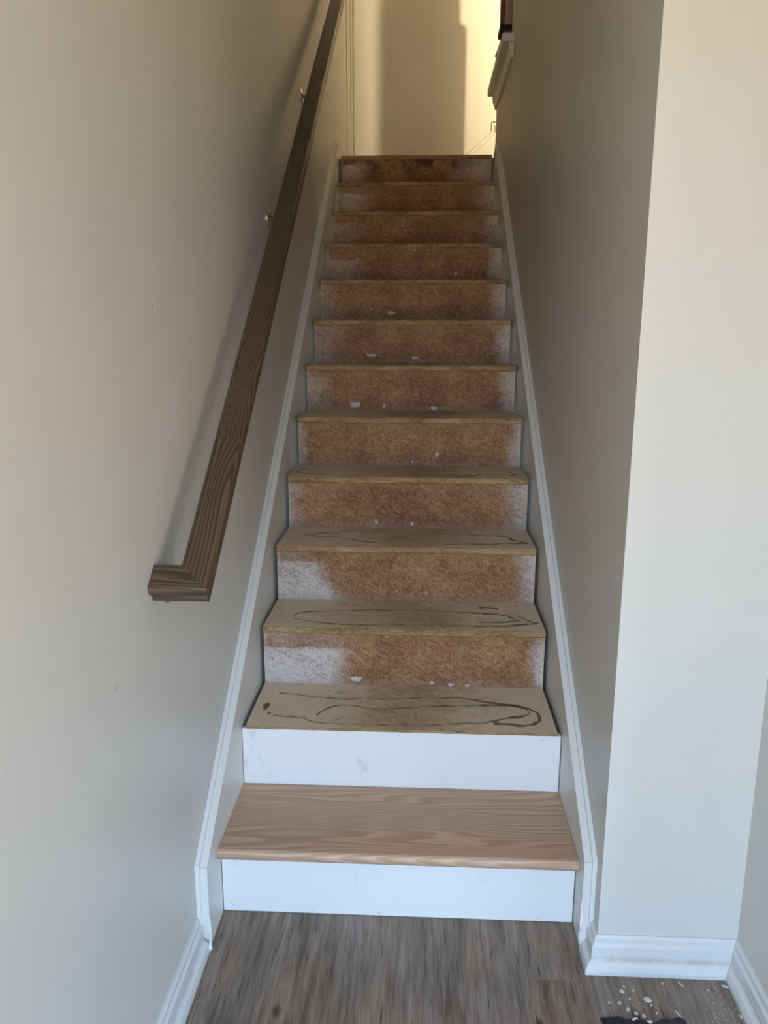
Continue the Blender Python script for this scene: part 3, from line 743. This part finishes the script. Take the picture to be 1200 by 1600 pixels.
v, f = tube([(0.49+0.018*math.cos(t), 3.33, UP_Z+0.145+0.035*math.sin(t)) for t in [math.pi*i/8 for i in range(9)]], [0.004]*9, 8); mesh('handle', local(bag, v), f, MAT['brown_wood'], bag, smooth=True)

# globe lamp hanging in the upper hall (the warm light)
em = NB('lamp_glow', 0.4); em.base((0.9, 0.85, 0.7))
em.b.inputs['Emission Color'].default_value = (1.0, 0.81, 0.51, 1); em.b.inputs['Emission Strength'].default_value = LAMP_STR
RG = 0.05
def pendant(LX, LY, LZ, label):
    lamp = empty('pendant_lamp', (LX, LY, CEIL_Z), label, 'lamp')
    V, F = [], []
    for i in range(13):
        th = math.pi*i/12
        for j in range(20):
            ph = 2*math.pi*j/20; V.append((LX+RG*math.sin(th)*math.cos(ph), LY+RG*math.sin(th)*math.sin(ph), LZ+RG*math.cos(th)))
    for i in range(12):
        for j in range(20): F.append((i*20+j, (i+1)*20+j, (i+1)*20+(j+1) % 20, i*20+(j+1) % 20))
    mesh('globe', local(lamp, V), F, em.m, lamp, smooth=True)
    v, f = tube([(LX, LY, LZ+RG-0.01), (LX, LY, LZ+RG+0.05), (LX, LY, LZ+RG+0.051), (LX, LY, CEIL_Z-0.02)], [0.03, 0.03, 0.008, 0.008], 12); mesh('stem', local(lamp, v), f, MAT['nickel'], lamp)
    v, f = tube([(LX, LY, CEIL_Z-0.03), (LX, LY, CEIL_Z)], [0.05, 0.06], 16); mesh('canopy', local(lamp, v), f, MAT['nickel'], lamp)
pendant(2.10, 3.20, 4.68, 'warm globe pendant lamp near the stair head, lighting the back wall')

# ------------------------------------------------------------------ debris on the floor
CH = [(.519,.026,10,5),(.571,.007,15,9),(.617,.053,5,4),(.658,.053,4,9),(.52,-.022,8,7),(.626,-.028,4,12),(.535,-.032,8,6),(.531,.006,4,4),(.505,-.006,7,5),(.482,-.007,4,4),(.545,.029,4,3),(.526,.039,4,4),(.574,-.009,4,4),(.58,-.03,4,3),(.543,-.051,10,5),(.55,-.04,9,5),(.757,.052,10,4),(.762,-.03,5,6),(.715,.038,3,3)]
LBL = {1: 'largest white plaster flake on the floor near the black cloth', 3: 'thin white paint sliver on the floor nearest the end baseboard', 4: 'beige plaster crumb just behind the black cloth', 5: 'slim white sliver right of the black cloth',
       16: 'whitish paint flake in the floor corner by the right baseboard', 0: 'white plaster flake left of the largest flake', 6: 'pale plaster crumb at the back edge of the black cloth'}
parts_tiny = []
for i, (cx, cy, wd, dp) in enumerate(CH):
    n = 7; px = 0.00125; rx, ry = wd*px/2, dp*px/2; V = []
    rot = RND.uniform(-0.6, 0.6) if i not in (3, 5) else 0.45
    ring = []
    for j in range(n):
        t = 2*math.pi*j/n; k = 1 + 0.4*mnoise.noise(Vector((math.cos(t)*1.4, math.sin(t)*1.4, i*2.7)))
        a, b = rx*k*math.cos(t), ry*1.5*k*math.sin(t)
        ring.append((a*math.cos(rot)-b*math.sin(rot), a*math.sin(rot)+b*math.cos(rot)))
    V = [(cx+a, cy+b, 0.0003) for a, b in ring] + [(cx+a*0.8, cy+b*0.8, 0.0022+0.001*mnoise.noise(Vector((a*300, b*300, i)))) for a, b in ring]
    F = [tuple(range(n-1, -1, -1)), tuple(range(n, 2*n))] + [(j, (j+1) % n, (j+1) % n+n, j+n) for j in range(n)]
    if i not in LBL:
        parts_tiny.append((V, F)); continue
    o = mesh('plaster_chip', V, F, MAT['plaster'], loc=(cx, cy, 0.0003))
    tag(o, LBL[i], 'plaster chip', 'plaster chips on the floor')
# fine dust and crumbs
parts = parts_tiny; rr = random.Random(5)
def crumb(x, y, r):
    h = r*0.9; return ([(x-r, y-r*0.7, 0), (x+r*0.8, y-r*0.5, 0), (x+r*0.2, y+r, 0), (x, y, h)], [(0, 2, 1), (0, 1, 3), (1, 2, 3), (2, 0, 3)])
for _ in range(60):
    x = rr.gauss(0.54, 0.05); y = rr.gauss(0.0, 0.03)
    if y < 0.066 and x < 0.76: parts.append(crumb(x, y, rr.uniform(0.0005, 0.0014)))
for _ in range(60): parts.append(crumb(rr.uniform(0.69, 0.76), rr.uniform(-0.08, 0.064), rr.uniform(0.0006, 0.0016)))
for _ in range(70):
    t = rr.random(); parts.append(crumb(-0.436+0.012*t+abs(rr.gauss(0, 0.012)), 0.235-0.30*t, rr.uniform(0.0004, 0.0011)))
for _ in range(25): parts.append(crumb(rr.uniform(-.4, .4), rr.uniform(-.1, .23), rr.uniform(0.0004, 0.0008)))
v, f = join(parts)
tag(stuff(mesh('plaster_dust', v, f, MAT['plaster'])), 'fine white crumbs and dust along the floor edges', 'dust')
parts = [crumb(rr.uniform(0.72, 0.765), rr.uniform(-0.02, 0.066), rr.uniform(0.0012, 0.003)) for _ in range(26)]
v, f = join(parts); tag(stuff(mesh('dark_grit', v, f, MAT['soil'])), 'dark grit in the floor corner by the right baseboard', 'grit')

# crumpled black cloth at the lower edge of the picture
rag = empty('black_cloth', (0.55, -0.11, 0), 'crumpled black work cloth lying on the floor near the plaster chips', 'cloth')
V, F = [], []; nx, ny = 44, 30
for i in range(nx+1):
    for j in range(ny+1):
        a, b = i/nx*2-1, j/ny*2-1
        q = 1 - 0.16*mnoise.noise(Vector((a*2, b*2, 3)))
        x = 0.545 + 0.092*a*q; y = -0.124 + 0.074*b*q + 0.010*mnoise.noise(Vector((a*3, b, 8)))
        e = max(0, 1 - max(abs(a), abs(b))**6)
        h = 0.004 + e*(0.012 + 0.012*abs(mnoise.noise(Vector((a*2.4, b*2.4, 1)))) + 0.010*abs(mnoise.noise(Vector((a*6, b*5, 6)))))*(1.15-0.5*max(0, a))
        V.append((x, y, max(0.0008, h - 0.0035)))
for i in range(nx):
    for j in range(ny): F.append((i*(ny+1)+j, (i+1)*(ny+1)+j, (i+1)*(ny+1)+j+1, i*(ny+1)+j+1))
o = mesh('cloth', local(rag, V), F, MAT['black'], rag, smooth=True)
md = o.modifiers.new('thick', 'SOLIDIFY'); md.thickness = 0.0012; md.offset = 1
v, f = join([blob(x, y, a, b, i, 'z', z, 0.002) for i, (x, y, z, a, b) in enumerate(((.525, -.064, .017, .008, .004), (.552, -.070, .017, .007, .003), (.50, -.077, .018, .004, .003)))])
stuff(mesh('plaster_crumbs', local(rag, v), f, MAT['plaster'], rag))
